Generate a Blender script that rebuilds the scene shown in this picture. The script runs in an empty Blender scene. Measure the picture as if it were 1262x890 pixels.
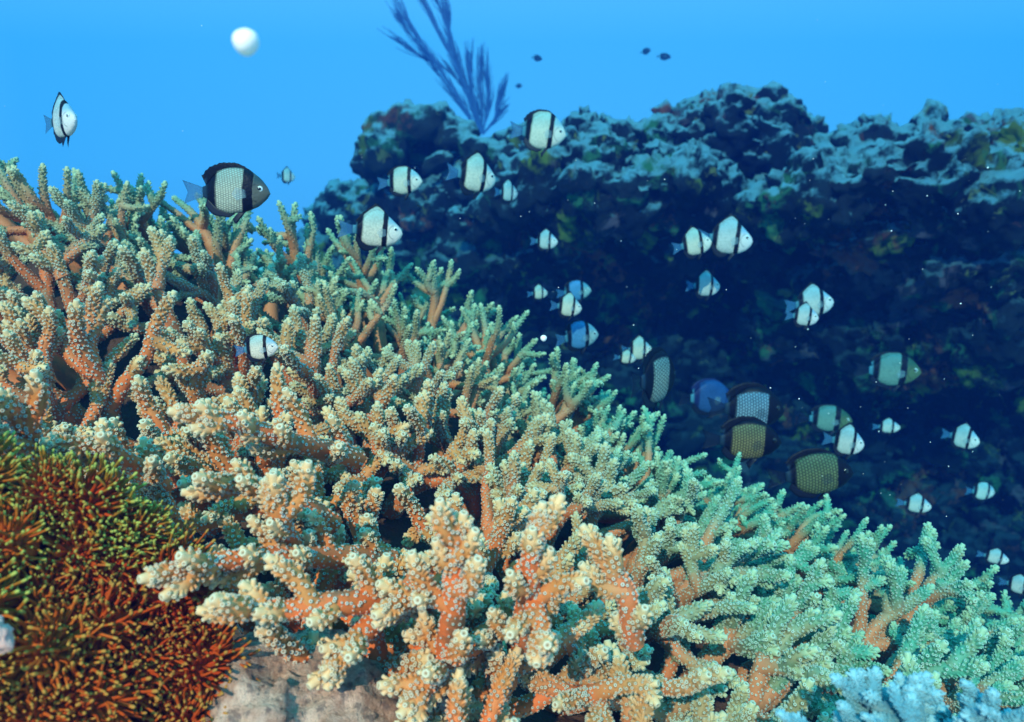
import bpy, math, random
import numpy as np
from mathutils import Vector, Matrix, noise, Euler

# ------------------------------------------------------------------ camera, light, exposure
SC = bpy.context.scene
COL = SC.collection
W_, H_ = 1262.0, 890.0
HFOV = math.radians(66)
PITCH = math.radians(-9)
F = (W_/2)/math.tan(HFOV/2)

cd = bpy.data.cameras.new('camera'); cam = bpy.data.objects.new('camera', cd); COL.objects.link(cam)
cd.sensor_width = 36; cd.sensor_fit = 'HORIZONTAL'; cd.angle = HFOV
cd.clip_start = 0.02; cd.clip_end = 400
cam.location = (0, 0, 0); cam.rotation_euler = (math.radians(90)+PITCH, 0, 0)
cd.dof.use_dof = True; cd.dof.focus_distance = 0.58; cd.dof.aperture_fstop = 10.0
SC.camera = cam

SC.view_settings.view_transform = 'Standard'; SC.view_settings.look = 'None'
SC.view_settings.gamma = 1; SC.view_settings.exposure = 0.0
SC.cycles.volume_bounces = 0
SC.cycles.max_bounces = 5; SC.cycles.diffuse_bounces = 1; SC.cycles.glossy_bounces = 2
SC.cycles.transmission_bounces = 3; SC.cycles.transparent_max_bounces = 8
SC.cycles.caustics_reflective = False; SC.cycles.caustics_refractive = False
SC.cycles.use_denoising = True

SUN_EL, SUN_AZ = 33.0, 196.0       # azimuth the light comes from, clockwise from +Y
az, el = math.radians(SUN_AZ), math.radians(SUN_EL)
sun_dir = Vector((math.sin(az)*math.cos(el), math.cos(az)*math.cos(el), math.sin(el)))
ld = bpy.data.lights.new('sun', 'SUN'); sun = bpy.data.objects.new('sun', ld); COL.objects.link(sun)
ld.energy = 5.0; ld.angle = math.radians(0.6); ld.color = (1.0, 0.68, 0.50)
sun.rotation_euler = sun_dir.to_track_quat('Z', 'Y').to_euler(); sun.location = sun_dir*5

world = bpy.data.worlds.new('World'); SC.world = world; world.use_nodes = True
nt = world.node_tree; nt.nodes.clear()
def N(t, kind, **kw):
    n = t.nodes.new(kind)
    for k, v in kw.items(): setattr(n, k, v)
    return n
tc = N(nt, 'ShaderNodeTexCoord'); sp = N(nt, 'ShaderNodeSeparateXYZ'); nt.links.new(tc.outputs['Generated'], sp.inputs[0])
mr = N(nt, 'ShaderNodeMapRange'); mr.inputs[1].default_value = -1; mr.inputs[2].default_value = 1
nt.links.new(sp.outputs['Z'], mr.inputs[0])
rp = N(nt, 'ShaderNodeValToRGB'); nt.links.new(mr.outputs[0], rp.inputs[0])
cr = rp.color_ramp
stops = [(0.0, (.0, .010, .05)), (0.40, (.001, .028, .14)), (0.48, (.46, .58, 1.22)), (0.54, (.46, .67, 1.3)), (0.64, (.42, .70, 1.32)),
         (0.78, (.10, .55, .85)), (1.0, (.15, .70, .80))]
cr.elements[0].position = 0; cr.elements[0].color = (*stops[0][1], 1)
cr.elements[1].position = 1; cr.elements[1].color = (*stops[-1][1], 1)
for p, c in stops[1:-1]:
    e = cr.elements.new(p); e.color = (*c, 1)
bg = N(nt, 'ShaderNodeBackground'); bg.inputs[1].default_value = 1.0
nt.links.new(rp.outputs[0], bg.inputs[0])
# daylight coming down through the window of sky above the water
sky = N(nt, 'ShaderNodeTexSky', sky_type='NISHITA'); sky.sun_disc = False
sky.sun_elevation = el; sky.sun_rotation = az
tint = N(nt, 'ShaderNodeMix', data_type='RGBA', blend_type='MULTIPLY'); tint.inputs[0].default_value = 1
nt.links.new(sky.outputs[0], tint.inputs[6]); tint.inputs[7].default_value = (0.06, 1.0, 0.85, 1)
win = N(nt, 'ShaderNodeMapRange'); win.interpolation_type = 'SMOOTHSTEP'
win.inputs[1].default_value = .45; win.inputs[2].default_value = .9; win.inputs[3].default_value = 0; win.inputs[4].default_value = .15*2.7
nt.links.new(sp.outputs['Z'], win.inputs[0])
bg2 = N(nt, 'ShaderNodeBackground'); nt.links.new(tint.outputs[2], bg2.inputs[0]); nt.links.new(win.outputs[0], bg2.inputs[1])
ad = N(nt, 'ShaderNodeAddShader'); nt.links.new(bg.outputs[0], ad.inputs[0]); nt.links.new(bg2.outputs[0], ad.inputs[1])
wo = N(nt, 'ShaderNodeOutputWorld'); nt.links.new(ad.outputs[0], wo.inputs[0])

# ------------------------------------------------------------------ helpers
rng = np.random.default_rng(7); random.seed(7)
cp, sn = math.cos(PITCH), math.sin(PITCH)
def at(px, py, d):
    """point at depth d (metres along the view axis) under pixel px,py of the photograph"""
    x = (px-W_/2)/F*d; y = -(py-H_/2)/F*d
    return np.array([x, d*cp - y*sn, d*sn + y*cp])
def nrm(v):
    v = np.asarray(v, float); return v/(np.linalg.norm(v, axis=-1, keepdims=True)+1e-12)

class MB:
    def __init__(s): s.V=[]; s.Q=[]; s.T=[]; s.A={}; s.n=0
    def add(s, V, Q=None, T=None, **attrs):
        V = np.asarray(V, np.float32)
        if Q is not None and len(Q): s.Q.append(np.asarray(Q, np.int64)+s.n)
        if T is not None and len(T): s.T.append(np.asarray(T, np.int64)+s.n)
        s.V.append(V)
        for k in set(list(s.A)+list(attrs)):
            if k not in s.A: s.A[k] = [np.zeros(s.n, np.float32)] if s.n else []
            a = attrs.get(k, 0.0)
            s.A[k].append(np.broadcast_to(np.asarray(a, np.float32), (len(V),)).copy())
        s.n += len(V)
    def mesh(s, name, mat=None, smooth=True):
        V = np.concatenate(s.V); Q = np.concatenate(s.Q) if s.Q else np.zeros((0,4), np.int64)
        T = np.concatenate(s.T) if s.T else np.zeros((0,3), np.int64)
        me = bpy.data.meshes.new(name)
        me.vertices.add(len(V)); me.vertices.foreach_set('co', V.ravel())
        me.loops.add(Q.size+T.size); me.loops.foreach_set('vertex_index', np.concatenate([Q.ravel(), T.ravel()]).astype(np.int32))
        me.polygons.add(len(Q)+len(T))
        st = np.concatenate([np.arange(len(Q))*4, Q.size+np.arange(len(T))*3]).astype(np.int32)
        me.polygons.foreach_set('loop_start', st)
        me.polygons.foreach_set('use_smooth', np.full(len(Q)+len(T), smooth))
        me.update(calc_edges=True); me.validate()
        for k, a in s.A.items():
            at_ = me.attributes.new(k, 'FLOAT', 'POINT'); at_.data.foreach_set('value', np.concatenate(a))
        if mat: me.materials.append(mat)
        return me

def link(name, me, parent=None):
    o = bpy.data.objects.new(name, me); COL.objects.link(o)
    if parent: o.parent = parent
    return o
def tag(o, label=None, cat=None, group=None, kind=None):
    if label: o['label'] = label
    if cat: o['category'] = cat
    if group: o['group'] = group
    if kind: o['kind'] = kind
    return o
def empty(name, loc=(0,0,0)):
    o = bpy.data.objects.new(name, None); o.empty_display_size = .01; o.location = loc; COL.objects.link(o); return o

def frames(P):
    P = np.asarray(P, float); T = nrm(np.gradient(P, axis=0)); n = len(P)
    a = np.array([0,0,1.]) if abs(T[0][2]) < .9 else np.array([1.,0,0])
    U = np.zeros_like(P); U[0] = nrm(np.cross(T[0], a))
    for i in range(1, n):
        u = U[i-1]-T[i]*np.dot(U[i-1], T[i]); U[i] = nrm(u)
    return T, U, np.cross(T, U)
def tube(mb, P, R, k=10, cap=True, wob=0.0, **attrs):
    P = np.asarray(P, float); R = np.asarray(R, float); T, U, Vv = frames(P); n = len(P)
    an = np.arange(k)/k*2*np.pi
    rr = R[:,None]*(1+wob*rng.standard_normal((n,k))) if wob else np.repeat(R[:,None], k, 1)
    V = P[:,None]+rr[...,None]*(np.cos(an)[None,:,None]*U[:,None]+np.sin(an)[None,:,None]*Vv[:,None])
    V = V.reshape(-1,3)
    i = np.arange(n-1)[:,None]*k; j = np.arange(k)[None]; j2 = (j+1)%k
    Q = np.stack([i+j, i+j2, i+k+j2, i+k+j], -1).reshape(-1,4)
    Tt = None
    at2 = {kk: np.repeat(np.asarray(v, float), k) if np.ndim(v) else np.full(n*k, float(v)) for kk, v in attrs.items()}
    if cap:
        V = np.vstack([V, P[-1]+T[-1]*R[-1]*.5]); c = n*k; b = (n-1)*k
        Tt = np.stack([b+j[0], b+j2[0], np.full(k, c)], -1)
        at2 = {kk: np.append(v, v[-1]) for kk, v in at2.items()}
    mb.add(V, Q, Tt, **at2)
def catmull(pts, n):
    pts = np.asarray(pts, float)
    P = np.vstack([2*pts[0]-pts[1], pts, 2*pts[-1]-pts[-2]]); out=[]
    m = len(pts)-1
    for t in np.linspace(0, m-1e-6, n):
        i = int(t); f = t-i; a,b,c,d = P[i:i+4]
        out.append(.5*((2*b)+(-a+c)*f+(2*a-5*b+4*c-d)*f*f+(-a+3*b-3*c+d)*f**3))
    return np.array(out)

# ------------------------------------------------------------------ materials
def new_mat(name, rough=.6, spec=.3):
    m = bpy.data.materials.new(name); m.use_nodes = True; t = m.node_tree; t.nodes.clear()
    b = N(t, 'ShaderNodeBsdfPrincipled'); o = N(t, 'ShaderNodeOutputMaterial'); t.links.new(b.outputs[0], o.inputs[0])
    b.inputs['Roughness'].default_value = rough; b.inputs['Specular IOR Level'].default_value = spec
    return m, t, b
def attr(t, name): n = N(t, 'ShaderNodeAttribute', attribute_name=name); return n.outputs['Fac']
def attrv(t, name): n = N(t, 'ShaderNodeAttribute', attribute_name=name); return n.outputs['Vector']
def mix(t, f, a, b, mode='MIX'):
    n = N(t, 'ShaderNodeMix', data_type='RGBA', blend_type=mode)
    for s, v in ((0, f), (6, a), (7, b)):
        if isinstance(v, (int, float)): n.inputs[s].default_value = v
        elif isinstance(v, tuple): n.inputs[s].default_value = (*v, 1)
        else: t.links.new(v, n.inputs[s])
    return n.outputs[2]
def math_(t, op, a, b=0.0, c=0.0, clamp=False):
    n = N(t, 'ShaderNodeMath', operation=op, use_clamp=clamp)
    for s, v in enumerate((a, b, c)):
        if isinstance(v, (int, float)): n.inputs[s].default_value = v
        else: t.links.new(v, n.inputs[s])
    return n.outputs[0]
def mrange(t, v, a, b, c=0., d=1., smooth=True):
    n = N(t, 'ShaderNodeMapRange'); n.interpolation_type = 'SMOOTHSTEP' if smooth else 'LINEAR'
    t.links.new(v, n.inputs[0])
    for i, x in enumerate((a,b,c,d)): n.inputs[i+1].default_value = x
    return n.outputs[0]
def noise_(t, scale, detail=3, vec=None, rough=.55, dist=0):
    n = N(t, 'ShaderNodeTexNoise'); n.inputs['Scale'].default_value = scale; n.inputs['Detail'].default_value = detail
    n.inputs['Roughness'].default_value = rough; n.inputs['Distortion'].default_value = dist
    if vec is None: vec = N(t, 'ShaderNodeNewGeometry').outputs['Position']
    t.links.new(vec, n.inputs['Vector']); return n.outputs['Fac']
def bump(t, b, h, strength, dist):
    n = N(t, 'ShaderNodeBump'); n.inputs['Strength'].default_value = strength; n.inputs['Distance'].default_value = dist
    t.links.new(h, n.inputs['Height']); t.links.new(n.outputs[0], b.inputs['Normal'])

def coral_mat(name, tip, stem, rimc, tipc, falloff_max=.95):
    m, t, b = new_mat(name, .55, .35)
    age = attr(t, 'age')
    nz = noise_(t, 14, 3)
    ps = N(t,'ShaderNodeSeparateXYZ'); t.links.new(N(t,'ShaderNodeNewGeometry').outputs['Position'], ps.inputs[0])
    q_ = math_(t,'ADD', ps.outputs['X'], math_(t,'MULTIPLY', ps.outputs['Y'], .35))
    light_falloff = mrange(t, math_(t,'ADD', q_, math_(t,'MULTIPLY', math_(t,'SUBTRACT', nz, .5), .3)), .08, .50, 0, falloff_max)  # front light dying into teal ambient, right and back, painted into the colour
    light_falloff = math_(t,'MAXIMUM', light_falloff, mrange(t, math_(t,'ADD', ps.outputs['Y'], math_(t,'MULTIPLY', math_(t,'SUBTRACT', nz, .5), .3)), .58, .92, 0, falloff_max*.8))
    a2 = math_(t, 'ADD', age, math_(t, 'MULTIPLY', math_(t, 'SUBTRACT', nz, .5), 1.0))
    c = mix(t, mrange(t, a2, .08, .56), tip, stem)
    c = mix(t, math_(t,'MULTIPLY', light_falloff, mrange(t, a2, .25, .85, 1, .35)), c, (.05,.38,.27))
    c = mix(t, mrange(t, noise_(t, 60, 2), .45, .75, 0, .35), c, (tip[0]*.7, tip[1]*.85, tip[2]*.8))
    c = mix(t, mrange(t, age, .0, .10, 1, 0), c, mix(t, math_(t,'MULTIPLY', light_falloff, .8), tipc, (.18,.56,.38)))
    c = mix(t, math_(t,'MULTIPLY', mrange(t, age, .5, 1.), mrange(t, noise_(t, 30, 5, None, .65), .50, .62, 0, .7)), c, (.20,.13,.07))
    c = mix(t, attr(t, 'rim'), c, rimc)
    c = mix(t, attr(t, 'hole'), c, (.10, .07, .04))
    t.links.new(c, b.inputs['Base Color'])
    bump(t, b, noise_(t, 900, 2), .25, .0006)
    return m
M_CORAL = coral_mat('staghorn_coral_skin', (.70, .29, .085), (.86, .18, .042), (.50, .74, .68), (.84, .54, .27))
M_PALE = coral_mat('pale_coral_skin', (.11, .32, .40), (.10, .24, .30), (.20, .48, .56), (.24, .52, .60), 0.)
m, t, b = new_mat('old_coral', .8); t.links.new(mix(t, noise_(t, 12, 5), (.05, .03, .025), (.16, .075, .045)), b.inputs['Base Color'])
bump(t, b, noise_(t, 90, 5), .8, .01); M_OLD = m

# ------------------------------------------------------------------ colony shape
RX = [-260, 0, 110, 200, 330, 450, 560, 640, 700, 850, 1000, 1262, 1500]
RY = [178, 178, 190, 212, 240, 280, 342, 400, 442, 526, 606, 732, 845]
RD = [.80, .82, .85, .88, .95, 1.02, 1.02, 1.0, .98, .93, .90, .84, .80]
BD_X = [-260, 0, 300, 500, 700, 900, 1100, 1262, 1500]
BD_D = [.42, .42, .40, .39, .41, .46, .52, .56, .60]
def ridge(px): return np.interp(px, RX, RY)
def depth(px, py):
    yr = ridge(px); tt = (py-yr)/(900-yr); a = 1/np.interp(px, RX, RD); bb = 1/np.interp(px, BD_X, BD_D)
    return 1/(a+(bb-a)*tt)
ORG = at(470, 860, .80)+np.array([0, .05, -.12])
LOWX = [-300, 0, 70, 160, 235, 262, 300, 345, 420, 480, 2000]
LOWY = [470, 520, 585, 640, 690, 740, 775, 800, 850, 930, 1010]

def coral_variant(seed, lod):
    global rng
    rng = np.random.default_rng(seed)
    mb = MB()
    paths = []   # (P, R, dist_to_tip array)
    L = rng.uniform(.098, .125)
    def grow(p0, d0, L, r0, r1, up, extra):
        n = 9; P=[p0]; d = nrm(d0)
        for i in range(n-1):
            d = nrm(d + up*np.array([0,0,1.])/n + rng.normal(0,.15,3)); P.append(P[-1]+d*L/(n-1))
        P = catmull(np.array(P)[::2], 18 if lod == 0 else 9); n = len(P)
        s = np.linspace(0,1,n)
        R = r0+(r1-r0)*s**.9
        R[-2] *= .88; R[-1] *= .62
        paths.append((P, R, (1-s)*L+extra, L)); return P
    main = grow(np.zeros(3), np.array([rng.normal(0,.12), rng.normal(0,.12), 1]), L, .0088, .0034, .3, 0.)
    sp0 = catmull([[.012,.01,-.075],[.003,.004,-.035],[0,0,.004]], 10)
    if lod == 0: paths.append((sp0, np.linspace(.012,.0095,10), np.linspace(.2,.11,10), .075))
    else: tube(mb, sp0, np.linspace(.012,.0095,10), 7, age=1., rim=0., hole=0.)
    k = rng.integers(3, 6); a0 = rng.uniform(0, 6.28)
    for j in range(k):
        f = rng.uniform(.22, .72) if j else .2
        p = main[int(f*(len(main)-1))]
        a = a0+j*2.4+rng.normal(0,.3); tilt = rng.uniform(.5, 1.2)
        d = np.array([math.cos(a)*math.sin(tilt), math.sin(a)*math.sin(tilt), math.cos(tilt)])
        Lc = (1-f)*L*rng.uniform(.8,1.1)+.016
        c = grow(p, d, Lc, .0068, .0031, .7, 0.)
        for q in range(rng.integers(1, 4)):
            f2 = rng.uniform(.25,.85); p2 = c[int(f2*(len(c)-1))]; d2 = nrm(c[-1]-c[0])+rng.normal(0,.85,3)
            grow(p2, d2, rng.uniform(.014,.034), .0056, .0031, .5, 0.)
    return coral_skin(mb, paths, lod)

def coral_skin(mb, paths, lod):
    sides = 14 if lod == 0 else 7
    kk = 7 if lod == 0 else 4
    C=[];D=[];LN=[];RD_=[];AG=[]
    for (P, R, dist, Lp) in paths:
        age = np.clip(dist/.085, 0, 1)
        tube(mb, P, R, sides, wob=.03 if lod == 0 else 0, age=age, rim=0., hole=0.)
        T, U, Vv = frames(P)
        sp_ = .0034 if lod == 0 else .0052
        area = 2*np.pi*np.mean(R)*Lp; cnt = int(area/sp_**2)
        f = (np.arange(cnt)+.5)/cnt; f = np.clip(f+rng.normal(0,.004,cnt), .01, .985)
        an = np.arange(cnt)*2.39996+rng.normal(0,.22,cnt)
        x = f*(len(P)-1); i = np.minimum(x.astype(int), len(P)-2); fr = (x-i)[:,None]
        p = P[i]*(1-fr)+P[i+1]*fr; tt = nrm(T[i]*(1-fr)+T[i+1]*fr)
        u = U[i]; v = Vv[i]; rad = np.cos(an)[:,None]*u+np.sin(an)[:,None]*v; r = np.interp(x, np.arange(len(R)), R)
        dd = np.interp(x, np.arange(len(R)), dist); ag = np.clip(dd/.085,0,1)
        youth = np.clip(1-dd/min(.05, .012+.5*Lp), 0, 1)
        C.append(p+rad*(r*.93)[:,None]); D.append(nrm(rad+tt*(.35+.75*youth)[:,None]+rng.normal(0,.1,(cnt,3))))
        LN.append((.0010+.0023*youth)*rng.uniform(.75,1.25,cnt)); RD_.append((.00082+.00030*youth)*rng.uniform(.6,1.3,cnt)); AG.append(ag)
        if dist[-1] > .05: continue
        C.append(P[-1:]+T[-1:]*R[-1]*.1); D.append(T[-1:]); LN.append([.0040]); RD_.append([.0022]); AG.append([0])
    C=np.vstack(C);D=np.vstack(D);LN=np.concatenate(LN);RR=np.concatenate(RD_);AG=np.concatenate(AG)
    n = len(C); a = np.where(np.abs(D[:,2:3])<.9, np.array([[0,0,1.]]), np.array([[1.,0,0]]))
    U = nrm(np.cross(D,a)); V2 = np.cross(D,U); an = np.arange(kk)/kk*2*np.pi
    if lod == 0: prof = [(-.35,1.45,0,0),(.45,1.12,0,0),(.92,1.0,.25,0),(1.02,.80,1,0),(.98,.55,.7,.1)]
    else: prof = [(-.3,1.5,0,0),(.6,1.25,.05,0),(1.0,.85,.3,0)]
    rings=[]; rim=[]; hole=[]
    for (h, r, ri, ho) in prof:
        rings.append(C[:,None]+D[:,None]*(LN*h)[:,None,None]+(RR*r)[:,None,None]*(np.cos(an)[None,:,None]*U[:,None]+np.sin(an)[None,:,None]*V2[:,None]))
        rim.append(np.full((n,kk), ri)); hole.append(np.full((n,kk), ho))
    ctr = C+D*(LN*(.70 if lod == 0 else 1.05))[:,None]
    Vn = np.concatenate(rings+[ctr[:,None]], 1); m_ = len(prof); nv = m_*kk+1
    rim = np.concatenate(rim+[np.full((n,1), 0. if lod == 0 else .3)],1); hole = np.concatenate(hole+[np.full((n,1), 1. if lod == 0 else .15)],1)
    j = np.arange(kk); j2=(j+1)%kk
    q = np.concatenate([np.stack([i*kk+j,i*kk+j2,(i+1)*kk+j2,(i+1)*kk+j],-1) for i in range(m_-1)])
    tt_ = np.stack([(m_-1)*kk+j,(m_-1)*kk+j2,np.full(kk,m_*kk)],-1)
    off = (np.arange(n)*nv)[:,None,None]
    mb.add(Vn.reshape(-1,3), (q[None]+off).reshape(-1,4), (tt_[None]+off).reshape(-1,3),
           age=np.repeat(AG,nv), rim=(rim*(.55+.45*np.clip(AG*2.2,0,1))[:,None]).ravel(), hole=hole.ravel())
    return mb

NV = 14
variants = [coral_variant(100+i, 0) for i in range(NV)]
far_var = [coral_variant(300+i, 1) for i in range(8)]
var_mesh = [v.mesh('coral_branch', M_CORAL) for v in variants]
rng = np.random.default_rng(11)

def surf_frame(px, py):
    d = depth(px, py); P = at(px, py, d)
    return P, d
HOLES = [(312,462,26),(405,425,20),(290,525,14),(520,590,26),(905,655,26),(1005,762,34),(235,640,22),(560,700,0),(175,318,14),(735,740,22),(460,850,16),(640,800,14),(300,645,22),(240,685,20),(330,722,18),(300,780,20),(420,790,14),(250,555,14)]
places = []
grid = {}
def try_place(P, spacing):
    for (Q, s) in places_P:
        if (P[0]-Q[0])**2+(P[1]-Q[1])**2+(P[2]-Q[2])**2 < (min(s, spacing))**2: return False
    return True
places_P = []
tries = 0
cands = np.stack([rng.uniform(-170, 1440, 26000), rng.uniform(150, 1010, 26000)], 1)
for px, py in cands:
    yr = ridge(px)
    if py < yr+14 or py > np.interp(px, LOWX, LOWY): continue
    if any((px-a)**2+(py-b)**2 < r*r for a,b,r in HOLES): continue
    P, d = surf_frame(px, py)
    sp_ = np.interp(d, [.55,.8], [.058, .043]) if px > 300 or py < 560 else .050
    if not try_place(P, sp_): continue
    places_P.append((P, sp_)); places.append((px, py, d, P, None, None))
# rows over the crest, falling away behind it
for px in np.arange(-170, 1440, 30):
    for r_ in (0.05, .11, .17):
        q = px+rng.uniform(-15,15); P0 = at(q, ridge(q)+18, np.interp(q, RX, RD))
        P = P0+np.array([rng.normal(0,.008), r_, -.02-r_*.55]); places.append((q, 0, 1.2, P, None, None))

colony = empty('staghorn_coral', tuple(at(600, 900, .75)+np.array([0,0,-.15])))
tag(colony, 'huge orange and sea green branching coral colony filling the foreground slope', 'coral')
inv = Matrix.Translation(-colony.location)
def view_rank(p): return p[2]
places.sort(key=lambda p: p[2])
farmb = MB(); nnear = 0
for (px, py, d, P, dr, fl) in places:
    out = nrm(P-ORG)
    if dr is None:
        g = nrm(out*1.0+np.array([0.10, -.08, .48])+rng.normal(0,.30,3))
    else: g = dr
    P = P+g*rng.normal(0,.010)
    s = rng.uniform(.86, 1.12)*np.interp(d, [.6,.8], [1., .80])
    Lv = .115*s
    root = P-g*Lv*.92
    q = Vector(g).to_track_quat('Z', 'Y') @ Euler((0,0,rng.uniform(0,6.283))).to_quaternion()
    mat = Matrix.Translation(Vector(root)) @ q.to_matrix().to_4x4() @ Matrix.Diagonal((s*1.05,s*1.05,s,1))
    inframe = -40 < px < 1300
    if nnear < 86 and inframe and d < 1.0:
        o = link('branch', var_mesh[rng.integers(0, NV)], colony); o.matrix_local = inv @ mat; nnear += 1
    else:
        if d < .60 and inframe: v = variants[rng.integers(0, NV)]
        else: v = far_var[rng.integers(0, len(far_var))]
        Mn = np.array(inv @ mat)
        V = np.concatenate(v.V)@Mn[:3,:3].T+Mn[:3,3]
        farmb.add(V, np.concatenate(v.Q), np.concatenate(v.T), age=np.concatenate(v.A['age']), rim=np.concatenate(v.A['rim']), hole=np.concatenate(v.A['hole']))
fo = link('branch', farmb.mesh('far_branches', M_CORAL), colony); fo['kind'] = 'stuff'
print('coral places', len(places), 'near', nnear, 'far verts', farmb.n)
def REACH():
    # long limbs that reach out over the open lower left edge and towards the viewer
    for pts, r0 in [([(480,690,.52),(390,686,.45),(290,690,.40),(182,712,.365)],.0115), ([(540,735,.47),(440,742,.41),(345,752,.385),(264,744,.37)],.0115),
                ([(440,565,.56),(360,545,.48),(290,522,.44),(217,508,.42)],.010), ([(410,645,.5),(330,602,.45),(248,594,.42)],.010),
                ([(530,700,.47),(462,765,.42),(428,798,.40),(406,828,.39)],.0105), ([(585,690,.46),(520,728,.42),(468,756,.395)],.009),
                ([(620,770,.46),(548,820,.42),(498,876,.39)],.010), ([(548,830,.44),(560,745,.40),(560,690,.385),(570,640,.375)],.0105),
                ([(640,800,.46),(650,740,.42),(655,680,.395),(667,628,.39)],.0105), ([(370,690,.46),(345,640,.42),(338,588,.41)],.0095),
                ([(640,700,.44),(665,770,.40),(662,812,.38)],.009), ([(70,600,.47),(40,545,.43),(2,488,.41)],.010), ([(780,790,.44),(770,730,.42),(722,655,.42)],.010),
                ([(200,600,.50),(140,560,.45),(60,545,.42)],.010)]:
        mb = MB(); P = catmull([at(*q) for q in pts], 26)-np.array(colony.location)
        L = float(np.sum(np.linalg.norm(np.diff(P,axis=0),axis=1))); f = np.linspace(0,1,26)
        R = (r0*.72+(.0033-r0*.72)*f)*(1+.06*np.sin(f*23+px)); R[-2]*=.88; R[-1]*=.62
        ps = [(P, R, (1-f)*L, L)]; a0 = rng.uniform(0,6)
        T, U, Vv = frames(P)
        for q in range(int(L/.012)):
            i = int(np.clip((q+.6)/(L/.012)*25, 2, 21)); a = a0+q*2.2; sd = np.cos(a)*U[i]+np.sin(a)*Vv[i]
            if sd[1] > .55: continue
            d = nrm(T[i]*rng.uniform(.5,1.0)+sd+np.array([0,0,.2])); l = rng.uniform(.010,.042)*(1.1-.5*i/25)
            C = catmull([P[i], P[i]+d*l*.5, P[i]+nrm(d+T[i]*.35+np.array([0,0,.15]))*l], 12); g_ = np.linspace(0,1,12)
            rr = .0056+(.0028-.0056)*g_; rr[-2]*=.88; rr[-1]*=.62; ps.append((C, rr, (1-g_)*l, l))
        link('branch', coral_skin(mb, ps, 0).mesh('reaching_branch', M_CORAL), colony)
# the old inner skeleton the branches stand on
bmb = MB(); nu, nvv = 150, 90
G = np.zeros((nvv, nu, 3))
for i, tt in enumerate(np.linspace(-.22, 1.12, nvv)):
    for j, px in enumerate(np.linspace(-230, 1480, nu)):
        yr = ridge(px); low = min(np.interp(px, LOWX, LOWY), 1010)
        if tt >= 0: P = at(px, yr+tt*(low-yr), depth(px, yr+min(tt,1)*(low-yr)))
        else: P = at(px, yr, np.interp(px, RX, RD))+np.array([0, -tt*1.4, tt*.9])
        out = nrm(P-ORG); g = nrm(out+np.array([.05,-.1,.55]))
        P = P-g*.118+(np.array([0,.05,-.03])*max(0,tt-.8)*5)
        w = noise.fractal(Vector(P*9), 1.0, 2.0, 4); G[i,j] = P+g*.028*w
i, j = np.meshgrid(np.arange(nvv-1), np.arange(nu-1), indexing='ij'); a = (i*nu+j).ravel()
bmb.add(G.reshape(-1,3)-np.array(colony.location), np.stack([a,a+1,a+nu+1,a+nu],-1))
bo = link('base', bmb.mesh('coral_base', M_OLD), colony)
REACH()
sol = bo.modifiers.new('thick', 'SOLIDIFY'); sol.thickness = .03; sol.offset = 1

# pale coral at the lower right corner
pale = empty('pale_coral', tuple(at(1180, 950, .42)))
tag(pale, 'pale bluish white knobbly coral in the lower right corner of the slope', 'coral')
far_pale = [coral_variant(500+i, 0).mesh('pale_branch', M_PALE) for i in range(3)]
rng = np.random.default_rng(5)
for k, (px, py) in enumerate([(x+rng.uniform(-12,12), np.interp(x,[1060,1140,1190,1290],[925,888,896,872])+yo+rng.uniform(-6,6)) for yo in (6,38,72) for x in (1065,1105,1145,1185,1225,1262,1300)]):
    d = .34+rng.uniform(-.01,.01); P = at(px, py, d); g = nrm([.15,-.25,1]+rng.normal(0,.2,3))
    q = Vector(g).to_track_quat('Z','Y') @ Euler((0,0,rng.uniform(0,6.28))).to_quaternion()
    s = .50; o = link('branch', far_pale[k%3], pale)
    o.matrix_local = Matrix.Translation(-pale.location) @ Matrix.Translation(Vector(P-g*.042)) @ q.to_matrix().to_4x4() @ Matrix.Diagonal((s*1.35,s*1.35,s*.75,1))

# ------------------------------------------------------------------ seabed
m, t, b = new_mat('sand', .9, .1)
t.links.new(mix(t, noise_(t, 6, 6), (.42,.42,.38), (.62,.60,.52)), b.inputs['Base Color']); bump(t, b, noise_(t, 40, 5), .6, .02); M_SAND = m
g = MB(); n_ = 160; xs = np.concatenate([np.linspace(-60,-4,20), np.linspace(-3.8,5,120), np.linspace(5.5,60,20)])
ys = np.concatenate([np.linspace(-8,-.5,10), np.linspace(-.4,7,130), np.linspace(7.5,90,30)])
X, Y = np.meshgrid(xs, ys); Z = np.zeros_like(X)
for a in range(X.shape[0]):
    for c in range(X.shape[1]):
        Z[a,c] = -1.7+.08*noise.fractal(Vector((X[a,c]*1.3, Y[a,c]*1.3, 0)), 1, 2, 4)-max(0, Y[a,c]-6)*.004
nc = X.shape[1]; i, j = np.meshgrid(np.arange(X.shape[0]-1), np.arange(nc-1), indexing='ij'); a = (i*nc+j).ravel()
g.add(np.stack([X,Y,Z],-1).reshape(-1,3), np.stack([a,a+1,a+nc+1,a+nc],-1))
sb = link('seabed', g.mesh('seabed', M_SAND)); sb['kind'] = 'structure'

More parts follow.
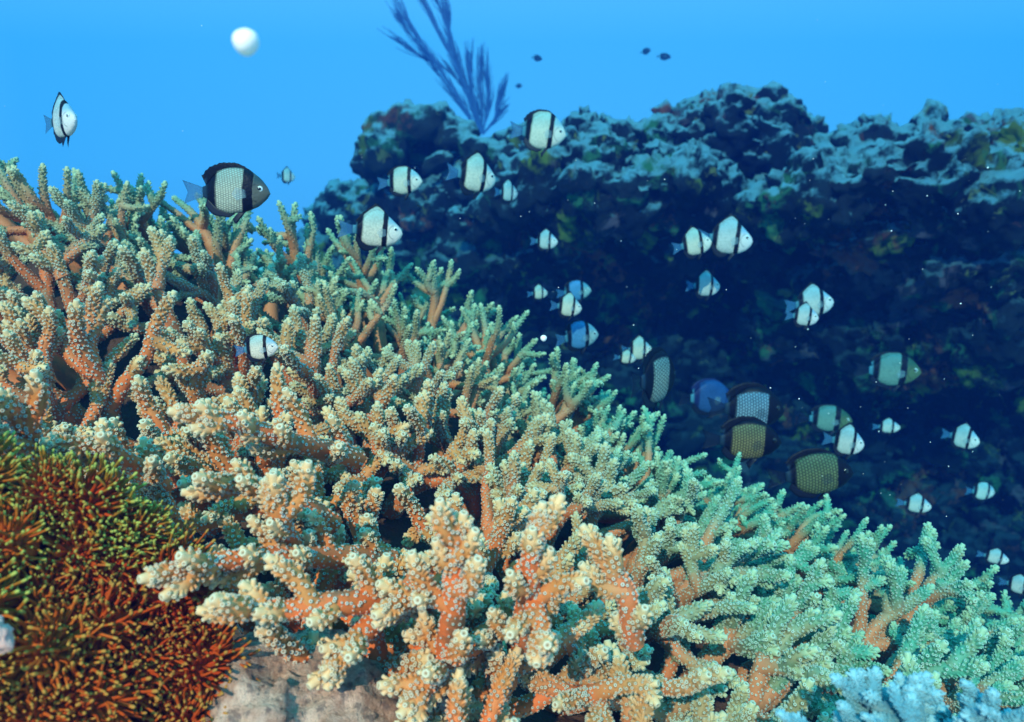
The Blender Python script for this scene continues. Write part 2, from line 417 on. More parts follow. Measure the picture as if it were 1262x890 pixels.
# ------------------------------------------------------------------ the reef behind
def rock_mat(name, dark, mid, silt, patch=.5):
    m, t, b = new_mat(name, .85, .15)
    n1 = noise_(t, 5, 6); c = mix(t, mrange(t, n1, .35, .7), dark, mid)
    for sc, col, lo, hi, off in ((3.1, (.40,.42,.04), .58, .66, 3), (4.3, (.65,.14,.06), .58, .66, 9), (5.2, (.12,.36,.16), .57, .66, 17), (3.7, (.36,.20,.26), .59, .67, 31), (9., (.50,.42,.12), .62, .68, 43)):
        geo = N(t, 'ShaderNodeNewGeometry').outputs['Position']
        vm = N(t, 'ShaderNodeVectorMath', operation='ADD'); t.links.new(geo, vm.inputs[0]); vm.inputs[1].default_value = (off, off*.7, off*1.3)
        c = mix(t, mrange(t, noise_(t, sc, 5, vm.outputs[0], .65, .6), lo, hi, 0, patch), c, col)
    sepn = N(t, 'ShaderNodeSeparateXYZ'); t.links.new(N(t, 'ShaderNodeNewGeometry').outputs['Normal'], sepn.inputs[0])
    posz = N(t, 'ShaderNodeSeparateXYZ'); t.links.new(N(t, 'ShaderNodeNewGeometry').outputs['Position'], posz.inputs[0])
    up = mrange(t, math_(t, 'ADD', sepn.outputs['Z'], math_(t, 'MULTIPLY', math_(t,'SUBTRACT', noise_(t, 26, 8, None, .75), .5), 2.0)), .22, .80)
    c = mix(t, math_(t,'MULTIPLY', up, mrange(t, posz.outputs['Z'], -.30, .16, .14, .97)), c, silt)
    t.links.new(c, b.inputs['Base Color']); bump(t, b, noise_(t, 40, 10, None, .78), 1.0, .06)
    return m
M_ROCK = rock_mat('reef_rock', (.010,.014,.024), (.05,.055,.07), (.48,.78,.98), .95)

ICO = None
def ico():
    global ICO
    if ICO is None:
        import bmesh
        bm = bmesh.new(); bmesh.ops.create_icosphere(bm, subdivisions=3, radius=1)
        ICO = (np.array([v.co[:] for v in bm.verts]), np.array([[v.index for v in f.verts] for f in bm.faces])); bm.free()
    return ICO
def blob(mb, c, r, sx=1, sy=1, sz=1):
    V, T = ico(); R = np.array(Euler(rng.uniform(-.5,.5,3)).to_matrix())
    mb.add((V*np.array([sx,sy,sz])*r)@R.T+c, None, T)
def tex(name, size, kind='CLOUDS', depth_=3):
    tx = bpy.data.textures.new(name, kind); tx.noise_scale = size
    if kind == 'CLOUDS': tx.noise_depth = depth_
    return tx
def rockify(o, vox, disp):
    r = o.modifiers.new('r', 'REMESH'); r.mode = 'VOXEL'; r.voxel_size = vox; r.use_smooth_shade = True
    s = o.modifiers.new('s', 'SMOOTH'); s.iterations = 3
    for k, (size, st, kind) in enumerate(disp):
        d = o.modifiers.new('d%d'%k, 'DISPLACE'); d.texture = tex('t%s%d'%(o.name,k), size, kind); d.strength = st; d.texture_coords = 'LOCAL'; d.mid_level = .5

rng = np.random.default_rng(21)
TX = [400, 440, 560, 640, 700, 760, 820, 870, 940, 965, 1000, 1040, 1070, 1100, 1150, 1262, 1500]
TY = [250, 236, 226, 182, 168, 174, 162, 136, 132, 184, 194, 204, 186, 168, 168, 170, 180]
def wall_depth(px, py):
    top = np.interp(px, TX, TY); q = max(0, py-top)
    base = np.interp(px, [400, 700, 950, 1262, 1500], [2.9, 2.35, 2.35, 2.0, 1.8])
    return base+np.interp(q, [0, 60, 130, 230, 420, 700], [.0, .0, .10, .55, .75, .75])
wb = MB()
for px in np.arange(436, 1560, 20):
    top = np.interp(px, TX, TY)
    for py in np.arange(top+26, 900, 26):
        x = px+rng.uniform(-10,10); y = py+rng.uniform(-10,10); d = wall_depth(x, y)
        r = rng.uniform(.07, .13)
        if rng.random() < .18: d -= rng.uniform(.05, .16); r *= .8
        c = at(x, y, d+r*.8); blob(wb, c, r, rng.uniform(.8,1.3), rng.uniform(.8,1.3), rng.uniform(.7,1.1))
        if py > top+60: blob(wb, at(x, y, d+.35), .22)
    # crest detail and the shelf behind it
    for k in range(5):
        x = px+rng.uniform(-12,12); r = rng.uniform(.018,.05); y = np.interp(x, TX, TY)+r*F/2.4*.7+rng.uniform(-6, 26)
        blob(wb, at(x, y, np.interp(x,[400,700,950,1262,1500],[2.9,2.35,2.35,2.0,1.8])+rng.uniform(-.05,.2)), r, rng.uniform(.8,1.5), rng.uniform(.8,1.5), rng.uniform(.7,1.2))
    for k in range(4):
        d0 = np.interp(px,[400,700,950,1262,1500],[2.9,2.35,2.35,2.0,1.8]); P = at(px, top+34, d0)
        blob(wb, P+np.array([rng.uniform(-.05,.05), .12+.2*k, -.03-.015*k*k]), rng.uniform(.12,.16))
for k in range(320):
    x = rng.uniform(600,1400); top = np.interp(x, TX, TY); y = top+rng.uniform(0,1)**1.5*260+10
    for q in range(rng.integers(1,5)):
        x2 = x+rng.uniform(-10,10); y2 = y+rng.uniform(-10,10); blob(wb, at(x2, y2, wall_depth(x2,y2)-rng.uniform(-.02,.03)), rng.uniform(.016,.042), rng.uniform(.7,1.3), 1, rng.uniform(.7,1.3))
# ledges: wide flattened lips that stand out of the face
for (px, py, d, r, sx, sz) in [(700,215,2.2,.15,1.6,.55),(780,250,2.15,.16,1.5,.6),(860,230,2.15,.15,1.4,.6),(1030,240,1.95,.16,1.6,.5),(1130,225,1.85,.17,1.5,.55),(1220,240,1.8,.17,1.4,.6),
                               (1080,290,2.0,.13,1.5,.6),(1190,320,1.95,.16,1.4,.7),(620,300,2.5,.12,1.2,.8),(560,270,2.6,.14,1.6,.4),(900,152,2.3,.08,1,.9),(930,148,2.3,.07,.9,1),(880,180,2.25,.08,1,1),
                               (1000,390,2.5,.16,1.3,.8),(1120,420,2.3,.18,1.3,.8),(1230,400,2.1,.18,1.2,.9),(660,250,2.35,.12,1.4,.6),(730,300,2.5,.10,1,1)]:
    blob(wb, at(px, py, d+.12), r, sx, 1.0, sz)
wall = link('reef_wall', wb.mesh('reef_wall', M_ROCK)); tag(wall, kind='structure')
rockify(wall, .0115, [(.20,.20,'CLOUDS'),(.075,.12,'CLOUDS'),(.03,.065,'CLOUDS'),(.013,.022,'CLOUDS')])

# overhanging outcrop on the left end of the reef
ob = MB()
for (px, py, d, r, sx, sz) in [(475,185,2.55,.085,1,1),(470,160,2.55,.06,1,.9),(505,150,2.55,.07,1.2,.9),(530,150,2.55,.065,1.1,.9),(560,165,2.55,.06,1.1,.9),(590,185,2.5,.06,1.2,.8),(455,200,2.6,.06,.8,1.2),
                               (520,185,2.7,.09,1.3,.9),(560,205,2.75,.09,1.2,.9),(615,195,2.5,.055,1.1,.9),(530,235,2.85,.12,1.4,.9),(600,235,2.75,.12,1.2,1),(475,225,2.85,.09,1,1),(555,275,2.9,.14,1.5,1),(540,200,2.52,.035,1.6,.7),(565,215,2.5,.03,1.2,.8)]:
    blob(ob, at(px, py, d), r, sx, 1.1, sz)
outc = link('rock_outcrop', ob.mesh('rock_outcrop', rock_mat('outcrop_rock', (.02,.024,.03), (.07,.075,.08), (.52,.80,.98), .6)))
tag(outc, 'dark rounded rock outcrop with pale rim overhanging the left end of the reef', 'rock')
rockify(outc, .012, [(.10,.06,'CLOUDS'),(.035,.035,'CLOUDS'),(.014,.014,'CLOUDS')])

# small coral lumps left of the outcrop
for k, (px, py, r, lab) in enumerate([(418,238,.055,'small dark coral lump at the far left foot of the reef'),(447,243,.05,'small round coral lump just below the left edge of the outcrop')]):
    l = MB()
    for q in range(7): blob(l, at(px+rng.uniform(-9,9), py+rng.uniform(-8,14), 2.75), r*rng.uniform(.35,.75))
    o = link('coral_lump', l.mesh('coral_lump', M_ROCK)); tag(o, lab, 'coral lump', 'coral lumps beside the outcrop'); rockify(o, .009, [(.03,.02,'CLOUDS')])

# ------------------------------------------------------------------ sea whip
m, t, b = new_mat('sea_whip_skin', .8); t.links.new(mix(t, noise_(t, 8, 3), (.05,.09,.26), (.10,.15,.38)), b.inputs['Base Color']); M_WHIP = m
whip = empty('sea_whip', tuple(at(592, 165, 4.6)))
tag(whip, 'tall feathery blue sea whip rising behind the rock outcrop', 'sea whip')
WD = 4.6
def whip_branch(pts, r):
    w = MB(); P = catmull([at(x, y, WD+z)-np.array(whip.location) for x, y, z in pts], 26)
    tube(w, P, np.linspace(r, r*.35, 26), 7, age=0.)
    # side branchlets lying close to the stem
    for q in range(80):
        i = rng.integers(2, 25); T = nrm(P[i+1]-P[i-1]); s = rng.choice([-1,1])
        d = nrm(T+s*np.array([.13,0,.03])+rng.normal(0,.09,3)); L = rng.uniform(.07,.20)
        B = catmull([P[i], P[i]+d*L*.5, P[i]+nrm(d+T*.6)*L], 8); tube(w, B, np.linspace(.0030,.0014,8), 5, age=0.)
    link('stem', w.mesh('whip_stem', M_WHIP), whip)
for pts in [[(592,165,0),(560,120,.02),(530,75,.05),(505,40,.05),(492,20,.06)], [(592,165,0),(555,105,0),(525,60,0),(508,35,0),(500,18,0)],
            [(592,165,0),(570,100,-.03),(548,55,-.03),(530,20,-.04),(518,-6,-.05)], [(592,165,0),(577,110,0),(560,60,0),(545,15,0),(532,-15,0)],
            [(592,165,0),(578,120,.05),(556,90,.06),(520,70,.08),(495,52,.1)], [(594,165,0),(585,130,-.02),(580,105,0),(579,82,0)],
            [(594,165,0),(593,130,.03),(592,105,.03),(592,80,.03)], [(594,165,0),(600,140,0),(602,115,0),(600,90,.02)], [(595,165,0),(608,150,0),(612,135,0),(615,125,0)],
            [(592,165,0),(568,95,0),(556,50,0),(551,12,0)]]:
    whip_branch(pts, .0075)

# ------------------------------------------------------------------ red-brown polyp coral, lower left
m, t, b = new_mat('polyp_tentacle', .65, .15)
tipv = attr(t, 'tip'); nz = noise_(t, 9, 2)
low = mix(t, mrange(t, noise_(t, 16, 3), .35, .7), (.50,.055,.007), (.62,.15,.018))
midc = mix(t, mrange(t, nz, .3, .7), (.36,.15,.012), (.24,.20,.02))
c = mix(t, mrange(t, tipv, .25, .8), low, midc); gz = N(t,'ShaderNodeSeparateXYZ'); t.links.new(N(t,'ShaderNodeNewGeometry').outputs['Position'], gz.inputs[0])
green = mrange(t, math_(t,'ADD', gz.outputs['Z'], math_(t,'MULTIPLY', math_(t,'SUBTRACT', noise_(t, 22, 2), .5), .22)), -.17, -.09)
c = mix(t, math_(t,'ADD', math_(t,'MULTIPLY', green, .92), .08), low, c)
c = mix(t, math_(t,'MULTIPLY', mrange(t, tipv, .88, .95), math_(t,'ADD', math_(t,'MULTIPLY', green, .65), .35)), c, (.44,.48,.10))
t.links.new(c, b.inputs['Base Color']); b.inputs['Subsurface Weight'].default_value = 0.0; M_POLYP = m
m, t, b = new_mat('polyp_base_skin', .7); t.links.new(mix(t, noise_(t, 20, 5), (.10,.012,.008), (.34,.05,.015)), b.inputs['Base Color']); bump(t, b, noise_(t, 120, 4), .7, .004); M_PBASE = m
def polyp_variant(seed):
    global rng
    rng = np.random.default_rng(seed); w = MB(); n = 210
    V, T = ico(); w.add(V*np.array([.0150,.0150,.0140])+np.array([0,0,-.002]), None, T, tip=0.)
    for i in range(n):
        f = (i+.5)/n; th = math.acos(1-f*1.12)+rng.normal(0,.05); ph = i*2.39996+rng.normal(0,.1)
        d = np.array([math.sin(th)*math.cos(ph), math.sin(th)*math.sin(ph), math.cos(th)])
        L = rng.uniform(.009,.014)*(1 if th<1.1 else 1.15); p0 = d*.0125
        side = np.array([0,0,1.])
        P = catmull([p0, p0+d*L*.5+rng.normal(0,.0008,3), p0+nrm(d+side*.25)*L+rng.normal(0,.0014,3)], 7)
        r = rng.uniform(.0005,.0008)
        P = np.vstack([P, P[-1]+nrm(P[-1]-P[-2])*.0007]); R = np.array([1.9,1.6,1.3,1.05,.88,.82,1.0,.75])*r
        tube(w, P, R, 6, tip=np.array([0,.15,.3,.45,.62,.80,1,1]))
    return w.mesh('polyp_head', M_POLYP)
pm = [polyp_variant(700+i) for i in range(6)]; rng = np.random.default_rng(3)
poly = empty('polyp_coral', tuple(at(60, 930, .36)))
tag(poly, 'red brown coral of tufted polyps with green tips in the lower left corner', 'coral')
PX = [-120, 0, 40, 100, 160, 215, 245, 262, 262]; 
def pd(px, py): return .33+.00022*(px)+(900-py)*.00012
heads = []
for px, py in np.stack([rng.uniform(-110, 262, 4000), rng.uniform(505, 960, 4000)],1):
    topy = np.interp(px, [-120,0,40,110,170,215,250,262], [500,535,590,625,655,715,790,890])
    if py < topy or (px > 226 and py < 770): continue
    d = pd(px, py); P = at(px, py, d)
    if (px-5)**2+(py-785)**2 < 24**2: continue
    if all(np.linalg.norm(P-Q) > .0225 for Q in heads):
        heads.append(P); g = nrm(np.array([.25+.3*(px-100)/200, -.75, .55+.4*(700-py)/300])+rng.normal(0,.22,3))
        q = Vector(g).to_track_quat('Z','Y') @ Euler((0,0,rng.uniform(0,6.28))).to_quaternion(); s = rng.uniform(.85,1.25)
        o = link('polyp_head', pm[rng.integers(0,6)], poly)
        o.matrix_local = Matrix.Translation(-poly.location) @ Matrix.Translation(Vector(P-g*.012)) @ q.to_matrix().to_4x4() @ Matrix.Diagonal((s,s,s,1))
pb = MB()
for P in heads: blob(pb, P+np.array([0,.026,-.036])-np.array(poly.location), .021)
o = link('base', pb.mesh('polyp_base', M_PBASE), poly); rockify(o, .006, [(.02,.012,'CLOUDS')])
print('polyp heads', len(heads))

# pinkish rock under the coral
m, t, b = new_mat('pink_rock', .85, .2)
c = mix(t, mrange(t, noise_(t, 70, 6, None, .7), .35, .65), (.50,.27,.19), (.92,.62,.48)); c = mix(t, mrange(t, noise_(t, 160, 4), .52,.66,0,.7), c, (.16,.12,.12)); t.links.new(c, b.inputs['Base Color'])
bump(t, b, noise_(t, 260, 6, None, .7), 1.0, .004); M_PINK = m
rk = MB()
for (px, py, d, r) in [(300,900,.42,.05),(370,890,.44,.055),(430,920,.43,.05),(250,880,.42,.028),(262,850,.42,.016),(330,840,.47,.035),(400,850,.48,.035),(290,850,.43,.018),(480,930,.45,.05)]:
    blob(rk, at(px, py, d), r, 1.1, 1, .8)
o = link('rock', rk.mesh('rock', M_PINK)); tag(o, 'rough pinkish grey rock under the coral at the bottom left', 'rock'); rockify(o, .0035, [(.03,.03,'CLOUDS'),(.012,.014,'CLOUDS'),(.005,.006,'CLOUDS')])
rk = MB()
for (px, py, d, r) in [(-4,785,.318,.006),(3,792,.318,.004),(-6,776,.318,.005)]: blob(rk, at(px, py, d), r)
m, t, b = new_mat('rubble_pink', .9, .1); t.links.new(mix(t, noise_(t, 220, 5), (.62,.30,.25), (.88,.60,.52)), b.inputs['Base Color']); bump(t, b, noise_(t, 500, 5), .8, .002)
o = link('coral_rubble', rk.mesh('coral_rubble', m)); tag(o, 'pale pink lump of rubble showing among the red polyps at the left edge', 'rubble'); rockify(o, .001, [(.006,.006,'CLOUDS'),(.002,.002,'CLOUDS')])

# ------------------------------------------------------------------ fish
def fish_mat(name, flank, head, net=None, dark=(.004,.005,.012), bar=(.09,.195), rear=-.30, top=None, cap=.6, cell=(.052,.044,.013)):
    m, t, b = new_mat(name, .5, .15)
    sx = N(t, 'ShaderNodeSeparateXYZ')
    fp = N(t, 'ShaderNodeCombineXYZ')
    for i, k in enumerate(('fx','fy','fz')): t.links.new(attr(t, k), fp.inputs[i])
    x = attr(t,'fx'); z = attr(t,'fz')
    wob = math_(t, 'MULTIPLY', math_(t,'SUBTRACT', noise_(t, 9, 2, fp.outputs[0]), .5), .04)
    xs_ = math_(t, 'ADD', math_(t, 'ADD', x, math_(t,'MULTIPLY', z, -.06)), wob)
    c = mix(t, mrange(t, z, -.05, .34, 0, .9), flank, top or (flank[0]*.42, flank[1]*.75, flank[2]*.9))
    vo = N(t,'ShaderNodeTexVoronoi'); vo.inputs['Scale'].default_value = 26; t.links.new(fp.outputs[0], vo.inputs['Vector'])
    c = mix(t, mrange(t, vo.outputs['Distance'], .35, .75, 0, .30), c, (flank[0]*.35, flank[1]*.4, flank[2]*.4))
    bump(t, b, vo.outputs['Distance'], .25, .001)
    if net:
        v = N(t,'ShaderNodeCombineXYZ'); t.links.new(z, v.inputs[0]); t.links.new(math_(t,'ADD', x, math_(t,'MULTIPLY', math_(t,'MULTIPLY', z, z), .25)), v.inputs[1])
        br = N(t,'ShaderNodeTexBrick'); t.links.new(v.outputs[0], br.inputs[0]); br.inputs['Scale'].default_value = 1
        br.inputs['Brick Width'].default_value = cell[0]; br.inputs['Row Height'].default_value = cell[1]; br.inputs['Mortar Size'].default_value = cell[2]; br.inputs['Mortar Smooth'].default_value = .8
        c = mix(t, math_(t,'MULTIPLY', br.outputs['Fac'], .85), c, net)
    hd = mix(t, mrange(t, z, .02, .2), head, (head[0]*.32, head[1]*.62, head[2]*.85))
    gl = N(t,'ShaderNodeVectorMath', operation='DISTANCE'); fl_ = N(t,'ShaderNodeCombineXYZ'); t.links.new(x, fl_.inputs[0]); t.links.new(z, fl_.inputs[2]); t.links.new(fl_.outputs[0], gl.inputs[0]); gl.inputs[1].default_value = (.36,0,-.03)
    ring = math_(t,'MULTIPLY', mrange(t, gl.outputs['Value'], .125, .14), mrange(t, gl.outputs['Value'], .15, .165, 1, 0))
    hd = mix(t, math_(t,'MULTIPLY', math_(t,'MULTIPLY', ring, mrange(t, x, .33, .30)), .55), hd, (head[0]*.3, head[1]*.35, head[2]*.4))
    c = mix(t, mrange(t, xs_, bar[1]-.01, bar[1]+.01), c, hd)
    inb = math_(t,'MULTIPLY', mrange(t, xs_, bar[0]-.012, bar[0]+.012), mrange(t, xs_, bar[1]-.012, bar[1]+.012, 1, 0))
    c = mix(t, inb, c, dark)
    rr = mrange(t, xs_, rear-.035, rear+.02, 1, 0)
    c = mix(t, rr, c, dark)
    c = mix(t, mrange(t, math_(t,'ADD', z, math_(t,'MULTIPLY', math_(t,'MULTIPLY', x, x), .8)), cap-.02, cap+.02), c, dark)
    c = mix(t, mrange(t, x, -.46, -.40, .75, 0), c, (.02,.05,.09) if name.startswith('fish_net') else (.10,.30,.42))
    c = mix(t, mrange(t, attr(t,'edge'), .45, .7), c, dark)
    t.links.new(c, b.inputs['Base Color']); return m
m, t, b = new_mat('fish_fin_blue', .5); b.inputs['Base Color'].default_value = (.05,.17,.36,1); b.inputs['Alpha'].default_value = .55; M_TAIL = m
m, t, b = new_mat('fish_fin_pale', .5); b.inputs['Base Color'].default_value = (.45,.6,.7,1); b.inputs['Alpha'].default_value = .16; M_PEC = m
m, t, b = new_mat('fish_fin_dark', .5); b.inputs['Base Color'].default_value = (.006,.008,.02,1); M_DFIN = m
m, t, b = new_mat('fish_eye', .2, .6); b.inputs['Base Color'].default_value = (.75,.78,.8,1); M_EYE = m
m, t, b = new_mat('fish_fin_black', .5); b.inputs['Base Color'].default_value = (.005,.012,.035,1); b.inputs['Alpha'].default_value = .45; M_BTAIL = m
m, t, b = new_mat('fish_fin_faint', .6, .1); b.inputs['Base Color'].default_value = (.03,.05,.08,1); b.inputs['Alpha'].default_value = .12; M_BPEC = m
m, t, b = new_mat('fish_eye_dark', .2, .5); b.inputs['Base Color'].default_value = (.03,.025,.02,1); M_DEYE = m
m, t, b = new_mat('fish_pupil', .1, .8); b.inputs['Base Color'].default_value = (.003,.003,.005,1); M_PUP = m
FM = {
 'white': fish_mat('fish_white', (.82,.68,.56), (.90,.74,.66)),
 'cool': fish_mat('fish_cool', (.68,.62,.60), (.84,.70,.70)),
 'blue': fish_mat('fish_blue', (.10,.28,.52), (.40,.50,.50), top=(.08,.26,.55)),
 'dimgreen': fish_mat('fish_dimgreen', (.20,.30,.26), (.12,.16,.08), bar=(.07,.2)),
 'plainblue': fish_mat('fish_plainblue', (.03,.09,.26), (.03,.08,.24), dark=(.012,.02,.10), bar=(.3,.32)),
 'netpale': fish_mat('fish_netpale', (.66,.62,.50), (.13,.12,.10), net=(.20,.19,.16), bar=(.12,.27), rear=-.27, cap=.36, cell=(.034,.040,.011)),
 'netgrey': fish_mat('fish_netgrey', (.42,.48,.42), (.02,.025,.03), net=(.03,.04,.05), bar=(.14,.6), rear=-.24, cap=.30),
 'netblue': fish_mat('fish_netblue', (.30,.42,.56), (.02,.025,.03), net=(.02,.03,.05), bar=(.2,.6), rear=-.30, cap=.30),
 'netbrown': fish_mat('fish_netbrown', (.30,.24,.11), (.02,.02,.02), net=(.03,.02,.012), bar=(.2,.6), rear=-.30, cap=.32),
 'netolive': fish_mat('fish_netolive', (.19,.22,.11), (.015,.02,.015), net=(.02,.03,.018), bar=(.24,.6), rear=-.34, cap=.36),
 'dark': fish_mat('fish_dark', (.02,.05,.12), (.02,.05,.12)),
}
SH = {
 'peak': dict(zu=[(.5,-.03),(.47,.04),(.38,.14),(.24,.27),(.10,.38),(-.02,.42),(-.14,.38),(-.28,.26),(-.38,.12),(-.44,.085),(-.5,.08)],
              zl=[(.5,-.07),(.46,-.15),(.36,-.25),(.20,-.32),(0,-.335),(-.20,-.32),(-.32,-.25),(-.40,-.11),(-.5,-.08)],
              dor=[(.20,.0),(.12,.05),(.05,.12),(.0,.13),(-.1,.08),(-.22,.07),(-.34,.09),(-.42,.08),(-.44,.0)], ana=[(-.02,0),(-.08,.08),(-.2,.12),(-.32,.12),(-.42,.10),(-.43,0)]),
 'round': dict(zu=[(.5,-.02),(.47,.06),(.38,.2),(.24,.32),(.06,.39),(-.14,.37),(-.3,.26),(-.43,.11),(-.5,.08)],
              zl=[(.5,-.05),(.45,-.12),(.33,-.24),(.12,-.33),(-.1,-.35),(-.28,-.28),(-.42,-.12),(-.5,-.08)],
              dor=[(.26,.0),(.16,.04),(.05,.055),(-.1,.07),(-.22,.10),(-.36,.14),(-.46,.13),(-.44,.0)], ana=[(-.0,0),(-.08,.06),(-.2,.08),(-.34,.12),(-.44,.10),(-.43,0)]),
}
def fish_meshes(shape, mat, bend):
    S = SH[shape]; xs = np.concatenate([np.linspace(-.5,.4,26), [.43,.455,.475,.49,.499]])
    zuf = lambda x: np.interp(x, [p[0] for p in S['zu']][::-1], [p[1] for p in S['zu']][::-1])
    zlf = lambda x: np.interp(x, [p[0] for p in S['zl']][::-1], [p[1] for p in S['zl']][::-1])
    def sm(f, x): return (f(x-.03)+f(x)*2+f(x+.03))/4 if x < .44 else f(x)
    wf = lambda x: np.interp(x, [-.5,-.4,-.2,.05,.25,.4,.47,.5], [.022,.04,.09,.125,.125,.085,.045,.015])
    by = lambda x: bend*np.minimum(x-.1, 0)**2
    out = {}
    w = MB(); k = 24; rings=[]
    for x in xs:
        u, l, wd = sm(zuf,x), sm(zlf,x), wf(x); c=(u+l)/2; h=(u-l)/2
        if x > .47: h *= math.sqrt(max(.02, (.503-x)/.033))
        a = np.arange(k)/k*2*np.pi
        y = wd*np.sign(np.cos(a))*np.abs(np.cos(a))**.85+by(x)
        rings.append(np.stack([np.full(k,x), y, c+h*np.sin(a)],-1))
    V = np.concatenate(rings); n = len(xs); i,j = np.meshgrid(np.arange(n-1), np.arange(k), indexing='ij'); j2=(j+1)%k
    Q = np.stack([i*k+j, i*k+j2, (i+1)*k+j2, (i+1)*k+j],-1).reshape(-1,4)
    V = np.vstack([V, [[-.502, by(-.5), 0]], [[.503, 0, (zuf(.5)+zlf(.5))/2]]]); j=np.arange(k); j2=(j+1)%k
    T = np.concatenate([np.stack([j2, j, np.full(k, n*k)],-1), np.stack([(n-1)*k+j,(n-1)*k+j2,np.full(k,n*k+1)],-1)])
    w.add(V, Q[:, ::-1], T[:, ::-1], fx=V[:,0], fy=V[:,1], fz=V[:,2], edge=0.); out['body'] = w.mesh('fish_body', FM[mat])
    def fin(name, base, tip, mat_, th=.006, teeth=0):
        base=np.array(base,float); tip=np.array(tip,float); n=len(base); m_=5; w=MB(); G=[]; E=[]
        for q in range(m_):
            f=q/(m_-1); R=base*(1-f)+tip*f
            if teeth and q==m_-1:
                R = R+ (tip-base)*(.10*(np.arange(n)%2))[:,None]
            G.append(R); E.append(np.full(n,f))
        G=np.concatenate(G); E=np.concatenate(E); t2=th*(1-.7*E)
        A=G.copy(); A[:,1]+=t2; B=G.copy(); B[:,1]-=t2; i,j=np.meshgrid(np.arange(m_-1),np.arange(n-1),indexing='ij'); a=(i*n+j).ravel()
        q1=np.stack([a,a+1,a+n+1,a+n],-1); N0=m_*n; e=(m_-1)*n+np.arange(n-1); s0=np.arange(m_-1)*n; s1=s0+n-1; b0=np.arange(n-1)
        Q=np.concatenate([q1, q1[:,::-1]+N0, np.stack([e,e+1,e+1+N0,e+N0],-1), np.stack([s0,s0+n,s0+n+N0,s0+N0],-1)[:,::-1], np.stack([s1,s1+n,s1+n+N0,s1+N0],-1), np.stack([b0+1,b0,b0+N0,b0+1+N0],-1)])
        V=np.vstack([A,B]); w.add(V,Q,fx=V[:,0],fy=V[:,1],fz=V[:,2],edge=np.concatenate([E,E])); out[name]=w.mesh('fish_'+name, mat_)
    def strip(pts, f, sgn, x0, x1):
        xx = np.linspace(x0,x1,22); hx=[p[0] for p in pts][::-1]; hh=[p[1] for p in pts][::-1]
        base=[(x, by(x), sm(f,x)-sgn*.012) for x in xx]; tip=[(x-.05*np.interp(x,hx,hh)/.12, by(x), sm(f,x)+sgn*max(.004,np.interp(x,hx,hh))) for x in xx]
        return base, tip
    bs, tp = strip(S['dor'], zuf, 1, S['dor'][0][0], -.44); fin('dorsal_fin', bs, tp, FM[mat], .008, 1)
    bs, tp = strip(S['ana'], zlf, -1, -.02, -.43); fin('anal_fin', bs, tp, M_DFIN, .008)
    zz = np.linspace(-.07,.07,13); yb = by(-.49)
    tipz = np.linspace(-.19,.19,13); tx = -.80+.07*(1-np.abs(tipz)/.19)
    fin('tail_fin', [(-.485,yb,z) for z in zz], [(x, by(-.5)+bend*.35*(-.5-x)*1.2, z) for x,z in zip(tx,tipz)], M_BTAIL if mat in DARKNET+('dimgreen','plainblue') else M_TAIL, .006)
    for s in (-1,1):
        px_=np.linspace(.14,.04,7)
        fin('pelvic_fin%d'%s, [(x, s*.03, sm(zlf,x)+.015) for x in px_], [(x*.4-.06, s*.055, sm(zlf,.1)-.19+.09*abs(i-2)/4) for i,x in enumerate(px_)], M_DFIN, .005)
        pz=np.linspace(.02,-.10,9)
        fin('pectoral_fin%d'%s, [(.17, s*(wf(.17)*.97), z) for z in pz], [(-.02+.06*abs(i-4)/4, s*(wf(.17)+.05), z*1.7+.02) for i,z in enumerate(pz)], M_BPEC if mat in DARKNET else M_PEC, .003)
        V,T = ico(); w=MB(); c=np.array([.355, s*(wf(.355)*.80), .035]); w.add(V*np.array([.054,.024,.054])+c,None,T); out['eye%d'%s]=w.mesh('fish_eye',M_DEYE if mat in DARKNET else M_EYE)
        w=MB(); w.add(V*np.array([.032,.016,.032])+c+np.array([.003,s*.0125,0]),None,T); out['pupil%d'%s]=w.mesh('fish_pupil',M_PUP)
    return out
_fc = {}
DARKNET = ('netgrey','netblue','netbrown','netolive')
def fish(px, py, Lpx, hr, d, yaw, mat, shape, label, pitch=0, bend=0.0, group='small banded damselfish by the reef', roll=0, tailmat=None):
    """Lpx body length in photo pixels when seen side on; hr height stretch"""
    key = (shape, mat, bend)
    if key not in _fc: _fc[key] = fish_meshes(*key)
    ms = _fc[key]; P = at(px, py, d); L = Lpx/F*d
    r = empty('reef_fish', tuple(P)); az_ = math.atan2(P[0], P[1])
    r.rotation_euler = Euler((math.radians(roll), math.radians(-pitch), math.radians(yaw)-az_*.8)); r.scale = (L, L, L*hr)
    tag(r, label, 'fish', group)
    for k, me in ms.items():
        if k.startswith('pupil'): continue
        nm = k.rstrip('-1'); o = link(nm, me, r)
        if nm == 'eye':
            link('pupil', ms['pupil'+k[3:]], o)
    return r
G1 = 'two striped damselfish schooling by the reef'; G2 = 'large net patterned damselfish'
